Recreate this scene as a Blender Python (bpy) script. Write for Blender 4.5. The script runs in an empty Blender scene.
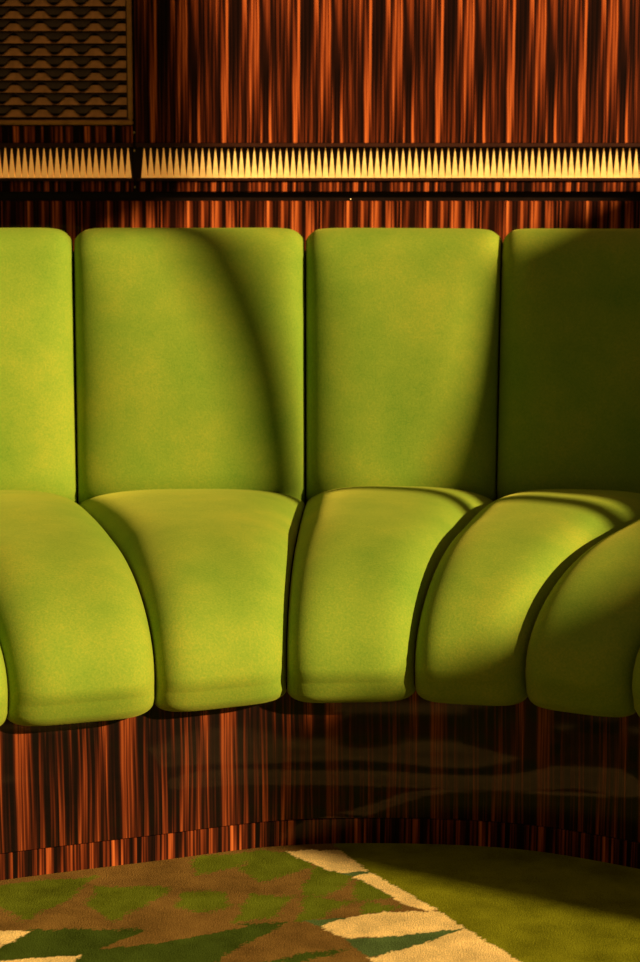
import bpy, bmesh, math, random
from mathutils import Vector
import numpy as np
C = bpy.context.scene.collection
scene = bpy.context.scene

# ------------------------------------------------------------------ camera
PITCH = math.atan(281 / 1950)
cam_data = bpy.data.cameras.new('camera')
cam = bpy.data.objects.new('camera', cam_data); C.objects.link(cam)
cam.location = (0, 0, 1.0)
cam.rotation_euler = (math.pi / 2 - PITCH, 0, 0)
cam_data.sensor_fit = 'VERTICAL'
cam_data.sensor_height = 24
cam_data.lens = 24 * 1950 / 962
cam_data.dof.use_dof = True
cam_data.dof.focus_distance = 3.05
cam_data.dof.aperture_fstop = 4.5
scene.camera = cam

# ------------------------------------------------------------------ world, sun, exposure
world = bpy.data.worlds.new('dim warm room'); scene.world = world
world.use_nodes = True
bg = world.node_tree.nodes['Background']
bg.inputs[0].default_value = (1.0, 0.62, 0.30, 1)
bg.inputs[1].default_value = 0.25
wt = world.node_tree                                     # the room is dim near the floor and a little lighter overhead
w_tc = wt.nodes.new('ShaderNodeTexCoord'); w_sep = wt.nodes.new('ShaderNodeSeparateXYZ'); w_r = wt.nodes.new('ShaderNodeValToRGB')
wt.links.new(w_tc.outputs['Generated'], w_sep.inputs[0]); wt.links.new(w_sep.outputs[2], w_r.inputs[0]); wt.links.new(w_r.outputs[0], bg.inputs[0])
w_r.color_ramp.elements[0].position = 0.05; w_r.color_ramp.elements[0].color = (.05, .03, .013, 1)
w_r.color_ramp.elements[1].position = 0.75; w_r.color_ramp.elements[1].color = (1.0, .60, .28, 1)

def sun(az, el, energy, color, angle):
    """az: degrees from straight-at-the-wall round to the right, el: height above the floor"""
    d = bpy.data.lights.new('low_evening_sun', 'SUN'); d.energy = energy; d.color = color; d.angle = math.radians(angle)
    o = bpy.data.objects.new('low_evening_sun', d); C.objects.link(o)
    a, e = math.radians(az), math.radians(el)
    to = Vector((math.sin(a) * math.cos(e), -math.cos(a) * math.cos(e), math.sin(e)))
    o.rotation_euler = to.to_track_quat('Z', 'Y').to_euler()
    o.location = (3, -1, 3)
    return o
sun(58, 22, 7.3, (1.0, 0.70, 0.36), 1.4)

scene.view_settings.view_transform = 'Standard'
scene.view_settings.look = 'None'
scene.view_settings.exposure = 0.0
scene.view_settings.gamma = 1.0
scene.view_settings.use_curve_mapping = False

# ------------------------------------------------------------------ helpers
def link(name, me, mat=None, parent=None, smooth=False):
    o = bpy.data.objects.new(name, me); C.objects.link(o)
    if mat: me.materials.append(mat)
    if parent: o.parent = parent
    if smooth:
        for p in me.polygons: p.use_smooth = True
    return o
def bm_obj(name, bm, mat, parent=None, smooth=False):
    me = bpy.data.meshes.new(name)
    bmesh.ops.recalc_face_normals(bm, faces=bm.faces[:])
    bm.to_mesh(me); bm.free()
    return link(name, me, mat, parent, smooth)
def add_box(bm, x0, x1, y0, y1, z0, z1, bev=0.0):
    r = bmesh.ops.create_cube(bm, size=1.0)
    vs = r['verts']
    for v in vs:
        v.co = Vector(((x0 + x1) / 2 + v.co.x * (x1 - x0), (y0 + y1) / 2 + v.co.y * (y1 - y0), (z0 + z1) / 2 + v.co.z * (z1 - z0)))
    if bev:
        es = list({e for v in vs for e in v.link_edges})
        bmesh.ops.bevel(bm, geom=es, offset=bev, segments=2, affect='EDGES')
def uv_planar(o, flip=0.0):
    """grain runs up z, u across x"""
    me = o.data
    uv = me.uv_layers.new(name='UVMap')
    for lp in me.loops:
        c = me.vertices[lp.vertex_index].co
        uv.data[lp.index].uv = (c.x + flip + c.y, c.z)
def empty(name, loc, label=None, cat=None, group=None):
    o = bpy.data.objects.new(name, None); C.objects.link(o); o.location = loc
    o.empty_display_size = .05
    tag(o, label, cat, group)
    return o
def tag(o, label=None, cat=None, group=None, kind=None):
    if label: o['label'] = label
    if cat: o['category'] = cat
    if group: o['group'] = group
    if kind: o['kind'] = kind
    return o
def catmull(pts, t):
    n = len(pts) - 1
    i = min(max(int(math.floor(t)), 0), n - 1); f = t - i
    P = lambda k: Vector(pts[k]) if 0 <= k <= n else (2 * Vector(pts[0]) - Vector(pts[1]) if k < 0 else 2 * Vector(pts[n]) - Vector(pts[n - 1]))
    a, b, c, d = P(i - 1), P(i), P(i + 1), P(i + 2)
    return 0.5 * ((2 * b) + (c - a) * f + (2 * a - 5 * b + 4 * c - d) * f * f + (3 * b - a - 3 * c + d) * f ** 3)

# ------------------------------------------------------------------ materials
class NT:
    def __init__(s, name):
        s.m = bpy.data.materials.new(name); s.m.use_nodes = True
        s.t = s.m.node_tree; s.n = s.t.nodes; s.l = s.t.links
        s.b = s.n['Principled BSDF']
    def add(s, typ, **kw):
        x = s.n.new(typ)
        for k, v in kw.items(): setattr(x, k, v)
        return x
    def math(s, op, a, b=None, clamp=False):
        x = s.add('ShaderNodeMath', operation=op, use_clamp=clamp)
        for i, v in enumerate((a, b)):
            if v is None: continue
            if isinstance(v, (int, float)): x.inputs[i].default_value = v
            else: s.l.new(v, x.inputs[i])
        return x.outputs[0]
    def comb(s, x, y, z=0.0):
        c = s.add('ShaderNodeCombineXYZ')
        for i, v in enumerate((x, y, z)):
            if isinstance(v, (int, float)): c.inputs[i].default_value = v
            else: s.l.new(v, c.inputs[i])
        return c.outputs[0]
    def noise(s, vec, scale=1.0, detail=3.0, rough=.5, w=None, dist=0.0):
        x = s.add('ShaderNodeTexNoise', noise_dimensions='3D')
        x.inputs['Scale'].default_value = scale; x.inputs['Detail'].default_value = detail
        x.inputs['Roughness'].default_value = rough; x.inputs['Distortion'].default_value = dist
        if vec is not None: s.l.new(vec, x.inputs['Vector'])
        return x.outputs['Fac']
    def ramp(s, fac, stops):
        r = s.add('ShaderNodeValToRGB'); e = r.color_ramp.elements
        while len(e) > 1: e.remove(e[-1])
        e[0].position = stops[0][0]; e[0].color = (*stops[0][1], 1)
        for p, c in stops[1:]:
            q = e.new(p); q.color = (*c, 1)
        s.l.new(fac, r.inputs[0]); return r.outputs[0]
    def bump(s, h, strength, dist):
        b = s.add('ShaderNodeBump'); b.inputs['Strength'].default_value = strength; b.inputs['Distance'].default_value = dist
        s.l.new(h, b.inputs['Height']); s.l.new(b.outputs[0], s.b.inputs['Normal'])

def ebony(name, period, seed, coat=.6, gain=1.0, xs=1.0):
    """striped macassar-ebony veneer, the same leaf repeated side by side"""
    s = NT(name)
    uv = s.add('ShaderNodeUVMap'); sep = s.add('ShaderNodeSeparateXYZ'); s.l.new(uv.outputs[0], sep.inputs[0])
    u, z = sep.outputs[0], sep.outputs[1]
    leaf = s.math('MODULO', s.math('ADD', u, 50 * period + seed * .037), period)
    wob = s.math('MULTIPLY', s.math('SUBTRACT', s.noise(s.comb(s.math('MULTIPLY', leaf, 12), s.math('MULTIPLY', z, 4.0), seed), 1, 2), .5), .006)
    x = s.math('ADD', leaf, wob)
    n1 = s.noise(s.comb(s.math('MULTIPLY', x, 88 * xs), s.math('MULTIPLY', z, 1.9), seed + 3.1), 1, 2.5, .55)
    n2 = s.noise(s.comb(s.math('MULTIPLY', x, 260 * xs), s.math('MULTIPLY', z, 2.2), seed + 7.7), 1, 2, .5)
    n3 = s.noise(s.comb(s.math('MULTIPLY', leaf, 14), s.math('MULTIPLY', z, .8), seed + 1.7), 1, 1, .5)
    f = s.math('ADD', s.math('ADD', s.math('MULTIPLY', n1, .66), s.math('MULTIPLY', n2, .30)), s.math('MULTIPLY', n3, .10))
    g = gain
    col = s.ramp(f, [(.455, (.005 * g, .0016 * g, .001 * g)), (.508, (.020 * g, .0045 * g, .002 * g)), (.545, (.085 * g, .015 * g, .004 * g)), (.585, (.22 * g, .042 * g, .010 * g)), (.63, (.50 * g, .115 * g, .026 * g)), (.70, (.75 * g, .21 * g, .050 * g))])
    s.l.new(col, s.b.inputs['Base Color'])
    s.b.inputs['Roughness'].default_value = .45
    s.b.inputs['Specular IOR Level'].default_value = .08
    s.b.inputs['Coat Weight'].default_value = coat
    s.b.inputs['Coat Roughness'].default_value = .045
    s.bump(s.noise(s.comb(s.math('MULTIPLY', u, 6), s.math('MULTIPLY', z, 14), 2.0), 1, 2), .12, .002)
    return s.m

def simple(name, col, rough=.5, metal=0.0, emit=None, es=0.0, nscale=60):
    s = NT(name)
    tc = s.add('ShaderNodeTexCoord')
    n = s.noise(tc.outputs['Object'], nscale, 3)
    c = s.ramp(n, [(.3, tuple(v * .8 for v in col)), (.7, tuple(min(1, v * 1.15) for v in col))])
    s.l.new(c, s.b.inputs['Base Color'])
    s.b.inputs['Roughness'].default_value = rough; s.b.inputs['Metallic'].default_value = metal
    if emit:
        s.b.inputs['Emission Color'].default_value = (*emit, 1); s.b.inputs['Emission Strength'].default_value = es
    return s.m

def velvet():
    s = NT('chartreuse_velvet')
    tc = s.add('ShaderNodeTexCoord'); ob = tc.outputs['Object']
    big = s.noise(ob, 5.5, 2, .5)
    brush = s.noise(ob, 16, 4, .6)
    fine = s.noise(ob, 300, 3, .7)
    f = s.math('ADD', s.math('ADD', s.math('MULTIPLY', s.math('ADD', s.math('MULTIPLY', big, .6), .2), .62), s.math('MULTIPLY', brush, .24)), s.math('MULTIPLY', fine, .46))
    col = s.ramp(f, [(.50, (.135, .265, .022)), (.66, (.205, .315, .028)), (.82, (.31, .36, .032))])
    s.l.new(col, s.b.inputs['Base Color'])
    s.b.inputs['Roughness'].default_value = .85
    s.b.inputs['Specular IOR Level'].default_value = .12
    s.b.inputs['Sheen Weight'].default_value = .25
    s.b.inputs['Sheen Roughness'].default_value = .38
    s.b.inputs['Sheen Tint'].default_value = (.85, .80, .12, 1)
    h = s.math('ADD', s.math('MULTIPLY', fine, .35), s.math('MULTIPLY', brush, .3))
    s.bump(h, .35, .003)
    return s.m

def carpet_mat():
    s = NT('wool_carpet')
    at = s.add('ShaderNodeAttribute', attribute_name='pattern')
    tc = s.add('ShaderNodeTexCoord'); ob = tc.outputs['Object']
    tuft = s.noise(ob, 420, 2, .65)
    wear = s.noise(ob, 14, 4, .6)
    k = s.math('ADD', s.math('MULTIPLY', tuft, 1.7), s.math('MULTIPLY', wear, 1.6))
    k = s.math('MAXIMUM', s.math('SUBTRACT', k, .66), .15)
    mul = s.add('ShaderNodeVectorMath', operation='SCALE')
    s.l.new(at.outputs['Color'], mul.inputs[0]); s.l.new(k, mul.inputs['Scale'])
    s.l.new(mul.outputs[0], s.b.inputs['Base Color'])
    s.b.inputs['Roughness'].default_value = .95; s.b.inputs['Specular IOR Level'].default_value = .0
    s.bump(tuft, .7, .0035)
    return s.m

M_wall = ebony('ebony_wall_veneer', .142, 4.0, .35, 1.4, .8)
M_band = ebony('ebony_band_veneer', .142, 9.0, .35, 1.4, .8)
M_low = ebony('ebony_wainscot_veneer', .16, 13.0, .3, 1.2, .8)
M_base = ebony('ebony_sofa_veneer', .16, 6.0, .4, .62, 1.0)
M_kick = ebony('ebony_kick_veneer', .19, 2.0, .3, .75)
M_black = simple('black_lacquer', (.012, .006, .004), .3)
M_edge = simple('dark_red_lipping', (.05, .014, .006), .35)
M_bronze = simple('bronze', (.62, .30, .095), .45, .45)
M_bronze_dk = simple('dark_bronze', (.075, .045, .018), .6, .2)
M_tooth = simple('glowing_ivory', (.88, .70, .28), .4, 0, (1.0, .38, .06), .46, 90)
M_brass = simple('worn_brass', (.7, .55, .3), .3, 1)
M_velvet = velvet()
M_carpet = carpet_mat()

# ------------------------------------------------------------------ wall and its bands
WY = 3.95
X0, X1 = -2.2, 2.4
def slab(name, x0, x1, z0, z1, y0, y1, mat, bev=.0008, flip=0.0):
    bm = bmesh.new(); add_box(bm, x0, x1, y0, y1, z0, z1, bev)
    o = bm_obj(name, bm, mat); uv_planar(o, flip)
    return tag(o, kind='structure')
SEAM = -.3705
slab('wall_back', X0, X1, 0, 3.1, WY + .012, WY + .16, M_black, 0)
slab('trim_1', X0, X1, .0, .998, WY - .004, WY + .012, M_low, flip=.03)                    # wainscot behind the sofa
slab('trim_2', SEAM + .0035, X1, 1.0165, 1.0375, WY - .004, WY + .012, M_band)             # veneer band under the teeth
slab('trim_3', X0, SEAM - .003, 1.0165, 1.0375, WY - .004, WY + .012, M_band, flip=.05)
slab('trim_4', SEAM + .0035, X1, 1.1125, 3.1, WY - .004, WY + .012, M_wall)                # tall veneer panel
GL, GR, GB, GT = -1.35, -.3725, 1.148, 2.02                                                 # the grille's opening
slab('trim_5', X0, SEAM - .003, 1.1125, GB - .002, WY - .004, WY + .012, M_band, flip=.11)
slab('trim_6', X0, GL - .002, GB - .002, 3.1, WY - .004, WY + .012, M_wall)
slab('trim_7', GL - .002, SEAM - .003, GT + .002, 3.1, WY - .004, WY + .012, M_wall)
for i, (a, b) in enumerate(((X0, SEAM - .003), (SEAM + .0035, X1))):                        # thin lippings either side of the teeth
    slab('trim_%d' % (8 + i * 2), a, b, 1.1045, 1.1122, WY - .009, WY + .012, M_edge)
    slab('trim_%d' % (9 + i * 2), a, b, 1.0378, 1.0432, WY - .009, WY + .012, M_edge)

def tooth_strip(x0, x1, label):
    root = empty('lit_tooth_strip', ((x0 + x1) / 2, WY + .006, 1.0435), label, 'wall light')
    cx = (x0 + x1) / 2
    bm = bmesh.new(); add_box(bm, x0 - cx, x1 - cx, 0.001, .006, 0, .0608)
    bm_obj('backing', bm, M_black, root)
    bm = bmesh.new()
    pitch = .0129; n = int((x1 - x0) / pitch)
    w = (x1 - x0) / n
    for k in range(n):
        a = x0 - cx + k * w; m = a + w / 2; b = a + w
        dz = .0015 * math.sin(k * 2.3) * .5
        f = [bm.verts.new(c) for c in ((a + .0002, -.006, 0.0006), (b - .0002, -.006, .0006), (m + .0006, -.0035, .0585 + dz), (m - .0006, -.0035, .0585 + dz))]
        g = [bm.verts.new((v.co.x, .0012, v.co.z)) for v in f]
        bm.faces.new(f); bm.faces.new(g[::-1])
        for i in range(4):
            j = (i + 1) % 4; bm.faces.new((f[i], g[i], g[j], f[j]))
    bm_obj('teeth', bm, M_tooth, root)
    return root
tooth_strip(X0, -.3775, 'band of glowing orange teeth under the bronze grille, left of the dark seam')
tooth_strip(-.358, X1, 'long band of glowing cream teeth under the tall striped wood panel')

# bronze grille let into the panel
g = empty('ventilation_grille', (GR, WY, GB), 'bronze ventilation grille with scalloped slats set in the dark wood wall', 'grille')
gx = lambda x: x - GR
gz = lambda z: z - GB
bm = bmesh.new(); add_box(bm, gx(GL), gx(GR), .008, .0118, 0, gz(GT)); bm_obj('backing', bm, M_black, g)
fw = .0095
bm = bmesh.new()
def ring(bm, a, b, c, d, w, y0, y1, bev):
    add_box(bm, a, b, y0, y1, c, c + w, bev); add_box(bm, a, b, y0, y1, d - w, d, bev)
    add_box(bm, a, a + w, y0, y1, c + w, d - w, bev); add_box(bm, b - w, b, y0, y1, c + w, d - w, bev)
ring(bm, gx(GL), 0, 0, gz(GT), fw, -.008, .008, .002)
fr = bm_obj('frame', bm, M_bronze, g)
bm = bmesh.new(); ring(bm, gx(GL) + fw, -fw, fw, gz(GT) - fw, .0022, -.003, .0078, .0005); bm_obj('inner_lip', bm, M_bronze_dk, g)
PX, PZ = .0536, .0240
ia, ib = gx(GL) + fw + .003, -fw - .003
def lobes(x, up):
    q = ((x - ib) / PX + .5 + .15 + (0 if up else .5)) % 1.0      # 0..1 over one lobe, crown at .5
    h = max(0.0, min(1.0, (.46 - abs(q - .5)) / .34))
    return h * h * (3 - 2 * h)
def slat_rows(up):
    bm = bmesh.new(); nx = int((ib - ia) / .0022)
    rows = int((gz(GT) - 2 * fw - .01) / PZ)
    for r in range(rows):
        zb = fw + .006 + r * PZ
        prev = None
        for i in range(nx + 1):
            x = ia + (ib - ia) * i / nx; h = lobes(x, up)
            if up: z0, z1, y0, y1 = zb, zb + .0022 + .0125 * h, .0, .0035
            else:  z0, z1, y0, y1 = zb + PZ - .004 - .0125 * h, zb + PZ - .0015, -.0005, .0045
            # blade tilts back as it rises, with a real thickness
            cur = [bm.verts.new(c) for c in ((x, y0, z0), (x, y1, z1), (x, y1 + .0016, z1), (x, y0 + .0016, z0))]
            if prev:
                for a in range(4):
                    b = (a + 1) % 4; bm.faces.new((prev[a], cur[a], cur[b], prev[b]))
            else: bm.faces.new(cur)
            prev = cur
        bm.faces.new(prev[::-1])
    return bm
bm_obj('scalloped_slats', slat_rows(True), M_bronze, g)
bm_obj('dark_slats', slat_rows(False), M_bronze_dk, g)  # darker lobes hanging between the bronze ones

# small pins in the seam and the groove
def pin(x, z, r, label):
    bm = bmesh.new()
    bmesh.ops.create_uvsphere(bm, u_segments=12, v_segments=8, radius=r)
    for v in bm.verts: v.co.y *= .8; v.co.z *= 1.6
    bmesh.ops.create_cone(bm, segments=10, radius1=r * .5, radius2=r * .5, depth=.016, cap_ends=True,
                          matrix=__import__('mathutils').Matrix.Translation((0, .008, 0)) @ __import__('mathutils').Matrix.Rotation(math.pi / 2, 4, 'X'))
    o = bm_obj('brass_pin', bm, M_brass, None, True); o.location = (x, WY - .003, z)
    tag(o, label, 'pin')
for z, lab in ((1.133, 'tiny brass pin in the wall seam beside the lower corner of the bronze grille'),
               (1.098, 'tiny brass pin in the wall seam level with the tips of the glowing teeth'),
               (1.025, 'tiny brass pin in the wall seam level with the veneer band below the teeth')):
    pin(SEAM, z, .0016, lab)
pin(.061, 1.001, .0017, 'tiny brass pin in the dark groove above the middle of the sofa')

# unseen right-hand wall, openings worked out to cast the shadows: a tall doorway, a window with a mullion, and a high window further in; the low sun comes through all three
WX, WH, HEAD = 2.4, 3.1, 2.85
DOOR_Y, SILL, JAMB_Y, HIGH_SILL = (-.1, 1.38), 1.36, 2.43, 1.87
bm = bmesh.new()
for y0, y1, z0, z1 in ((-.6, DOOR_Y[0], 0, HEAD), (DOOR_Y[1], JAMB_Y, 0, SILL), (JAMB_Y, WY + .16, 0, HIGH_SILL),
                       (1.98, 2.28, 2.29, HEAD), (3.62, WY + .16, HIGH_SILL, HEAD), (-.6, WY + .16, HEAD, WH)):
    add_box(bm, WX, WX + .04, y0, y1, z0, z1)
tri = [[bm.verts.new((x, y, z)) for y, z in ((2.22, SILL), (JAMB_Y, SILL), (JAMB_Y, HIGH_SILL))] for x in (WX, WX + .04)]   # added wedge that slants the shadow edge on the back cushions
bm.faces.new(tri[0]); bm.faces.new(tri[1][::-1])
for i in range(3): bm.faces.new((tri[0][i], tri[1][i], tri[1][(i + 1) % 3], tri[0][(i + 1) % 3]))
o = bm_obj('wall_right', bm, M_low); uv_planar(o); tag(o, kind='structure')
bm = bmesh.new(); add_box(bm, WX + .002, WX + .038, 2.062, 2.138, SILL, 2.30, .004)
tag(bm_obj('window_1', bm, M_black), kind='structure')

# ------------------------------------------------------------------ floor and carpet
bm = bmesh.new(); add_box(bm, X0, X1, -.6, WY + .16, -.12, -.012); tag(bm_obj('floor', bm, M_black), kind='structure')

CARPET_MOTIFS = [
    ('green', [(-0.457, 2.762), (-0.349, 2.792), (-0.373, 2.708), (-0.416, 2.624), (-0.461, 2.691), (-0.498, 2.7)]),
    ('green', [(-0.323, 2.749), (-0.228, 2.749), (-0.252, 2.679), (-0.291, 2.624), (-0.325, 2.679)]),
    ('green', [(-0.188, 2.84), (-0.184, 2.886), (-0.09, 2.909), (-0.131, 2.845), (-0.18, 2.805)]),
    ('green', [(-0.09, 2.909), (-0.045, 2.904), (-0.02, 2.84), (-0.086, 2.779), (-0.112, 2.836)]),
    ('green', [(-0.195, 2.728), (-0.144, 2.732), (-0.133, 2.679), (-0.17, 2.651), (-0.201, 2.679)]),
    ('green', [(-0.099, 2.72), (-0.045, 2.708), (-0.068, 2.636), (-0.115, 2.613)]),
    ('green', [(-0.004, 2.84), (0.046, 2.8), (0.01, 2.72), (-0.025, 2.72)]),
    ('green', [(-0.019, 2.708), (0.035, 2.691), (-0.01, 2.617), (-0.028, 2.617)]),
    ('teal', [(-0.024, 2.617), (0.044, 2.632), (0.021, 2.594), (0.007, 2.59)]),
    ('green', [(0.057, 2.792), (0.102, 2.716), (0.05, 2.691)]),
    ('green', [(0.069, 2.691), (0.113, 2.671), (0.059, 2.636)]),
    ('dark', [(-0.487, 2.521), (-0.399, 2.579), (-0.387, 2.586), (-0.254, 2.586), (-0.225, 2.546), (-0.12, 2.598), (-0.043, 2.62), (-0.07, 2.564), (-0.116, 2.51), (-0.128, 2.485), (-0.166, 2.376), (-0.46, 2.376)]),
    ('brown', [(-0.297, 2.513), (-0.252, 2.568), (-0.229, 2.594), (-0.14, 2.613), (-0.097, 2.598), (-0.138, 2.575), (-0.218, 2.535)]),
    ('cream', [(-0.498, 2.583), (-0.399, 2.579), (-0.417, 2.542), (-0.433, 2.521), (-0.482, 2.492)]),
    ('cream', [(-0.463, 2.461), (-0.399, 2.478), (-0.32, 2.492), (-0.326, 2.468), (-0.38, 2.434), (-0.451, 2.392)]),
    ('brown', [(-0.038, 2.617), (0.014, 2.571), (0.042, 2.524), (0.069, 2.468), (0.103, 2.392), (-0.167, 2.392), (-0.128, 2.485), (-0.089, 2.546)]),
    ('dark', [(-0.077, 2.468), (-0.009, 2.503), (0.047, 2.517), (0.0, 2.485), (-0.052, 2.434)]),
    ('cream', [(-0.054, 2.909), (-0.026, 2.918), (0.031, 2.918), (0.075, 2.818), (0.046, 2.809), (0.015, 2.822), (-0.02, 2.867)]),
    ('teal', [(0.029, 2.813), (0.075, 2.822), (0.078, 2.818), (0.052, 2.796)]),
    ('cream', [(0.048, 2.796), (0.078, 2.818), (0.111, 2.757), (0.144, 2.7), (0.167, 2.659), (0.153, 2.655), (0.123, 2.679), (0.1, 2.72), (0.077, 2.762)]),
    ('cream', [(0.0, 2.601), (0.042, 2.632), (0.092, 2.651), (0.153, 2.655), (0.171, 2.655), (0.201, 2.59), (0.166, 2.579), (0.103, 2.56), (0.041, 2.553), (0.021, 2.564)]),
    ('teal', [(0.034, 2.549), (0.103, 2.56), (0.201, 2.59), (0.136, 2.528), (0.087, 2.496), (0.064, 2.485)]),
    ('cream', [(0.064, 2.482), (0.087, 2.496), (0.136, 2.528), (0.201, 2.59), (0.266, 2.471), (0.32, 2.376), (0.102, 2.376)]),
]
EDGE = [(0.031, 2.918), (0.075, 2.818), (0.111, 2.757), (0.144, 2.7), (0.167, 2.659), (0.201, 2.59), (0.266, 2.471), (0.351, 2.329), (0.446, 2.17)]

COL = {'green': (.110, .142, .010), 'teal': (.085, .140, .040), 'dark': (.050, .080, .010), 'brown': (.185, .108, .026),
       'cream': (.86, .64, .25), 'olive': (.170, .185, .008)}
def inside(px, py, poly):
    r = np.zeros(px.shape, bool); n = len(poly); j = n - 1
    for i in range(n):
        xi, yi = poly[i]; xj, yj = poly[j]
        if yi != yj:
            c = ((yi > py) != (yj > py)) & (px < (xj - xi) * (py - yi) / (yj - yi) + xi)
            r ^= c
        j = i
    return r
def axis(lo, a, b, hi, fine, coarse):
    return np.concatenate([np.arange(lo, a, coarse), np.arange(a, b, fine), np.arange(b, hi + 1e-6, coarse)])
xs = axis(X0, -.50, .40, X1, .0028, .04); ys = axis(-.5, 2.40, 2.95, WY - .005, .0028, .04)
XX, YY = np.meshgrid(xs, ys)
rgb = np.zeros(XX.shape + (3,)); rgb[:] = COL['brown']
# woven lozenges over the patterned field
a = (XX * .94 + YY * .34) / .17; b = (XX * -.5 + YY * .86) / .13
tri = (((np.floor(a) + np.floor(b)) % 2) == 0)
outside = ~((XX > -.5) & (XX < .4) & (YY > 2.42))
rgb[tri & outside] = COL['green']
tri2 = (((np.floor(a) + 2 * np.floor(b)) % 5) == 0) & ((a % 1 + b % 1) > 1)
rgb[tri2 & outside] = COL['cream']
rng = np.random.default_rng(3)                            # woolly, slightly ragged edges between the colours
j1, j2 = rng.normal(0, 1, XX.shape), rng.normal(0, 1, XX.shape)
wx = XX + .0015 * np.sin(YY * 190) * np.cos(XX * 150) + .0012 * j1; wy = YY + .0015 * np.sin(XX * 170 + 1) + .0012 * j2
sx = XX + .003 * np.sin(YY * 90 + 2 * np.sin(XX * 60)) + .003 * j1; sy = YY + .003 * np.sin(XX * 80) + .0035 * j2
for name, poly in CARPET_MOTIFS:
    soft = name in ('green', 'dark')
    if name == 'green':
        gx_, gy_ = np.mean(poly, axis=0); poly = [(gx_ + (x - gx_) * 1.2, gy_ + (y - gy_) * 1.12) for x, y in poly]
    rgb[inside(sx if soft else wx, sy if soft else wy, poly)] = COL[name]
ed = [(-.03, 3.10)] + EDGE + [(1.0, 1.3), (1.6, .4), (2.2, -.6), (9, -.6), (9, 5), (-.6, 5), (-.15, 3.4)]
rgb[inside(wx, wy, ed)] = COL['olive']
ny, nx = XX.shape
idx = np.arange(nx * ny).reshape(ny, nx)
faces = np.stack([idx[:-1, :-1], idx[:-1, 1:], idx[1:, 1:], idx[1:, :-1]], -1).reshape(-1, 4)
v = np.stack([XX, YY, np.zeros_like(XX)], -1).reshape(-1, 3)
me = bpy.data.meshes.new('carpet')
# turned-down hem all round gives the carpet its thickness
edge_i = np.concatenate([idx[0, :], idx[1:, -1], idx[-1, -2::-1], idx[-2:0:-1, 0]])
hem = v[edge_i].copy(); hem[:, 2] = -.012
k0 = len(v); m = len(edge_i); h = np.arange(m); h2 = (h + 1) % m
side = np.stack([edge_i[h2], edge_i[h], k0 + h, k0 + h2], -1)
allv = np.concatenate([v, hem])
me.from_pydata(allv.tolist(), [], faces.tolist() + side.tolist())
ca = me.color_attributes.new('pattern', 'FLOAT_COLOR', 'POINT')
cc = np.ones((len(allv), 4)); cc[:k0, :3] = rgb.reshape(-1, 3); cc[k0:, :3] = COL['brown']
ca.data.foreach_set('color', cc.ravel().astype(np.float32))
cp = link('carpet', me, M_carpet)
tag(cp, 'wool carpet with brown, green and cream wedges beside a plain olive field', 'carpet')

# ------------------------------------------------------------------ sofa
# plan positions of the channel seams (x, y): at the seat's front edge and where the seat meets the back
FRONT = [(-1.02, 2.475), (-.84, 2.575), (-.655, 2.672), (-.4555, 2.765), (-.2475, 2.845), (-.0515, 2.917), (.1462, 2.926), (.3155, 2.896), (.4685, 2.814), (.610, 2.715), (.735, 2.60), (.85, 2.47), (.935, 2.33), (.99, 2.18)]
REAR = [(-2.0, 3.05), (-1.62, 3.26), (-1.24, 3.46), (-.86, 3.60), (-.4625, 3.675), (-.0275, 3.70), (.337, 3.685), (.683, 3.60), (.985, 3.46), (1.26, 3.27), (1.50, 3.03), (1.70, 2.78), (1.83, 2.50), (1.90, 2.20)]
K0, K1 = 1, 10
SEAT_Z, LOW_Z = .420, .251

sofa = empty('curved_banquette', (0, 0, 0), 'curved chartreuse velvet channel-back sofa on a striped dark wood plinth', 'sofa')

RR = .33                                                 # how far back the rounded front edge reaches
def seam_profile_seat():
    """(distance in from the front edge as a fraction, metres offset, z, normal r, normal z, bulge weight)"""
    pts = []
    R = .122
    pts.append(('m', .14, LOW_Z + .003, 0, -1, .05))
    pts.append(('m', .05, LOW_Z, 0, -1, .06))
    pts.append(('m', .018, LOW_Z, -.2, -1, .12))
    for a in (25, 50, 75):
        t = math.radians(a); r = .018
        pts.append(('m', r - r * math.sin(t), LOW_Z + r - r * math.cos(t), -math.sin(t), -math.cos(t), .25 + .47 * a / 75))
    for i in range(1, 9):
        z = LOW_Z + .018 + (SEAT_Z - R - LOW_Z - .018) * i / 8
        pts.append(('m', 0, z, -1, .02, .74 + .26 * math.sin(math.pi / 2 * i / 8)))
    for a in range(6, 91, 6):
        t = math.radians(a)
        nx_, nz_ = math.cos(t) / RR, math.sin(t) / R
        q = math.hypot(nx_, nz_)
        pts.append(('m', RR - RR * math.cos(t), SEAT_Z - R + R * math.sin(t), -nx_ / q, nz_ / q, 1.0))
    for i in range(1, 19):
        f = i / 18
        pts.append(('f', f, SEAT_Z + .006 * math.sin(f * 3.0), 0, 1, 1.0 - .38 * f ** 2))
    pts.append(('e', .02, SEAT_Z - .03, .6, .8, .5))
    pts.append(('e', .03, SEAT_Z - .07, 1, 0, .15))
    return pts
SP = seam_profile_seat()

def bulge(s, p=2.3):
    s = abs(s)
    return max(0.0, 1 - s ** p) ** .56

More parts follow.
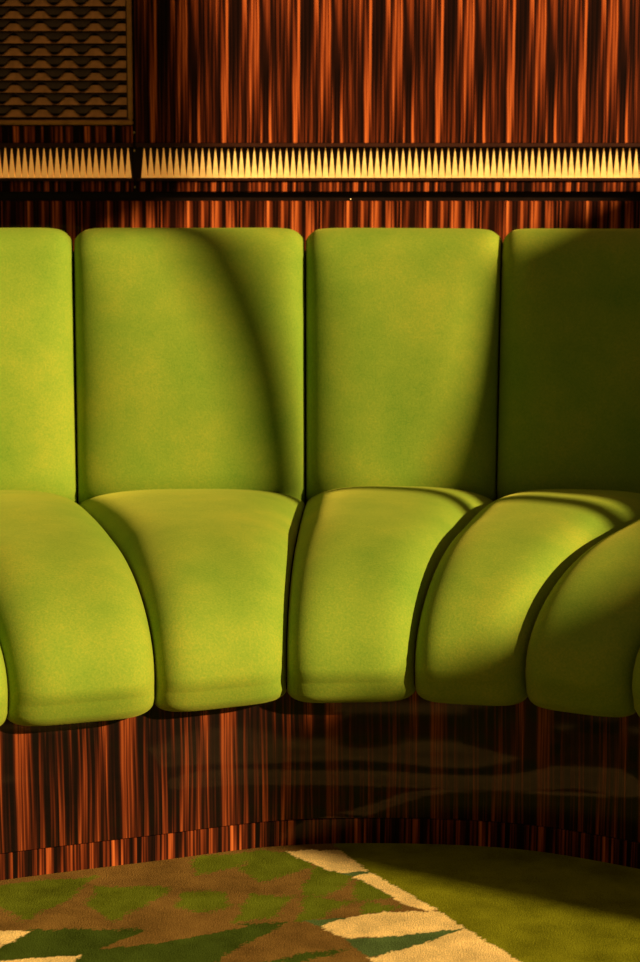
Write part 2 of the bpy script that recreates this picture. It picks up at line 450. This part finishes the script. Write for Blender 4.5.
def loft(cols, name, mat, parent, cap=True):
    """cols: list (across) of lists (along) of points -> closed cushion mesh"""
    nu, nv = len(cols), len(cols[0])
    verts = [tuple(p) for c in cols for p in c]
    F = []
    for i in range(nu - 1):
        for j in range(nv - 1):
            F.append((i * nv + j, (i + 1) * nv + j, (i + 1) * nv + j + 1, i * nv + j + 1))
    for j in range(nv - 1):
        F.append(((nu - 1) * nv + j, j, j + 1, (nu - 1) * nv + j + 1))
    F.append(tuple(i * nv for i in range(nu))); F.append(tuple(i * nv + nv - 1 for i in reversed(range(nu))))
    me = bpy.data.meshes.new(name); me.from_pydata(verts, [], F)
    bm = bmesh.new(); bm.from_mesh(me); bpy.data.meshes.remove(me)
    return bm_obj(name, bm, mat, parent, True)

NU = 44
def seat_channel(k, rnd):
    cols = []
    amp = .050 + rnd.uniform(-.003, .003); ph = rnd.uniform(0, 6)
    for i in range(NU + 1):
        s = -math.cos(math.pi * i / NU)                  # denser near the seams
        u = (s + 1) / 2
        u = .004 + u * .992
        f = catmull(FRONT, k + u); r = catmull(REAR, k + u)
        # the seams pull the front in a little; the chord between seams stays nearly straight
        f = f.lerp(Vector(FRONT[k]).lerp(Vector(FRONT[k + 1]), u), .6)
        r = r.lerp(Vector(REAR[k]).lerp(Vector(REAR[k + 1]), u), .5)
        d = (r - f); L = d.length; d.normalize()
        col = []
        for kind, a, z, nr, nz, w in SP:
            if kind == 'm': dist = a
            elif kind == 'f': dist = RR + (L - RR) * a
            else: dist = L + a
            n = math.hypot(nr, nz)
            wide = 1.0 + .15 * min(1, max(0, (dist - .1) / .4))
            pw = 3.4 + 1.6 * max(0, min(1, (.44 - z) / .19)) if kind == 'm' else 3.4
            h = amp * w * bulge(s, pw) * wide
            h += .0016 * math.sin(dist * 17 + ph + s * 2) * bulge(s) * w
            q = f + d * (dist + h * nr / n)
            col.append((q.x, q.y, z + h * nz / n))
        cols.append(col)
    return loft(cols, 'seat_channel', M_velvet, sofa)
rnd = random.Random(5)
for k in range(K0, K1): seat_channel(k, rnd)

BACK_TOP = .926
LEAN = .075
def back_profile():
    P = []                                               # (distance back from the foot, z, nd, nz, weight)
    P.append((.11, .40, 0, -1, .0)); P.append((.06, .405, 0, -1, .05)); P.append((.022, .422, -.4, -1, .22)); P.append((.006, .436, -.9, -.5, .55))
    z0, z1 = .454, BACK_TOP - .045
    for i in range(15):
        t = i / 14; z = z0 + (z1 - z0) * t
        P.append((LEAN * t ** 1.25 * 1.0, z, -1, .1, .74 + .26 * math.sin(math.pi * t) ** .8 + .12 * max(0, 1 - t * 4)))
    R = .042
    for a in range(12, 91, 13):
        t = math.radians(a)
        P.append((LEAN + R - R * math.cos(t), z1 + .003 + R * math.sin(t), -math.cos(t), math.sin(t), .74 - .40 * a / 90))
    P.append((LEAN + .075, BACK_TOP, 0, 1, .30)); P.append((LEAN + .11, BACK_TOP - .006, .3, 1, .25)); P.append((LEAN + .122, BACK_TOP - .03, 1, 0, .1)); P.append((LEAN + .12, .40, 1, 0, 0))
    return P
BP = back_profile()
def back_channel(k, rnd):
    cols = []; amp = .058 + rnd.uniform(-.003, .003); ph = rnd.uniform(0, 6)
    for i in range(NU + 1):
        s = -math.cos(math.pi * i / NU); u = .004 + (s + 1) / 2 * .992
        r = catmull(REAR, k + u).lerp(Vector(REAR[k]).lerp(Vector(REAR[k + 1]), u), .5)
        f = catmull(FRONT, k + u); d = (r - f).normalized()
        ta = (catmull(REAR, k + u + .05) - catmull(REAR, k + u - .05)).normalized()
        nrm = Vector((-ta.y, ta.x));  nrm = nrm if nrm.dot(d) > 0 else -nrm
        col = []
        for dist, z, nd, nz, w in BP:
            n = math.hypot(nd, nz) or 1
            h = amp * w * bulge(s, 3.8 + 7 * max(0, min(1, (z - .80) / .12)))
            h += .002 * math.sin(z * 11 + ph + s * 1.5) * bulge(s) * w
            q = r + nrm * (dist + h * nd / n)
            # corners round off at the top of each channel
            drop = -.007 * max(0, (abs(s) - .86) / .14) ** 2 * (1 if z > .90 else 0)
            col.append((q.x, q.y, z + h * nz / n + drop))
        cols.append(col)
    return loft(cols, 'back_channel', M_velvet, sofa)
for k in range(K0, K1): back_channel(k, rnd)

def ribbon(name, path, off, z0, z1, thick, mat, parent, a, b, n=160, bev=True):
    """a curved board following the plan curve, wrapped with running-length uv"""
    bm = bmesh.new(); uvl = bm.loops.layers.uv.new('UVMap')
    rows = []; s = 0; last = None
    for i in range(n + 1):
        t = a + (b - a) * i / n
        p = catmull(path, t); ta = (catmull(path, t + .02) - catmull(path, t - .02)).normalized()
        nm = Vector((-ta.y, ta.x))
        if last is not None: s += (p - last).length
        last = p
        q = p + nm * off; w = q + nm * thick
        c = .0008
        e = q + nm * c
        rows.append((s, [bm.verts.new(x) for x in ((q.x, q.y, z0), (q.x, q.y, z1 - c), (e.x, e.y, z1), (w.x, w.y, z1), (w.x, w.y, z0))]))
    for i in range(n):
        s0, A = rows[i]; s1, B = rows[i + 1]
        for j in range(5):
            jj = (j + 1) % 5
            f = bm.faces.new((A[j], B[j], B[jj], A[jj]))
            for lp, (ss, vv) in zip(f.loops, ((s0, A[j]), (s1, B[j]), (s1, B[jj]), (s0, A[jj]))): lp[uvl].uv = (ss, vv.co.z)
            f.smooth = (j in (0, 3))
    for i in range(n):
        for j in range(5):
            e = bm.edges.get((rows[i][1][j], rows[i + 1][1][j]))
            if e: e.smooth = False
    bm.faces.new(rows[0][1]); bm.faces.new(rows[-1][1][::-1])
    return bm_obj(name, bm, mat, parent)
ribbon('plinth_panel', FRONT, .022, .0415, LOW_Z + .012, .03, M_base, sofa, K0, K1)
ribbon('kick_board', FRONT, .0225, .0, .040, .03, M_kick, sofa, K0, K1)
ribbon('back_shell', REAR, LEAN + .124, .0, .90, .02, M_black, sofa, K0, K1)
ribbon('seat_deck', FRONT, .06, .20, LOW_Z - .004, .30, M_black, sofa, K0, K1)
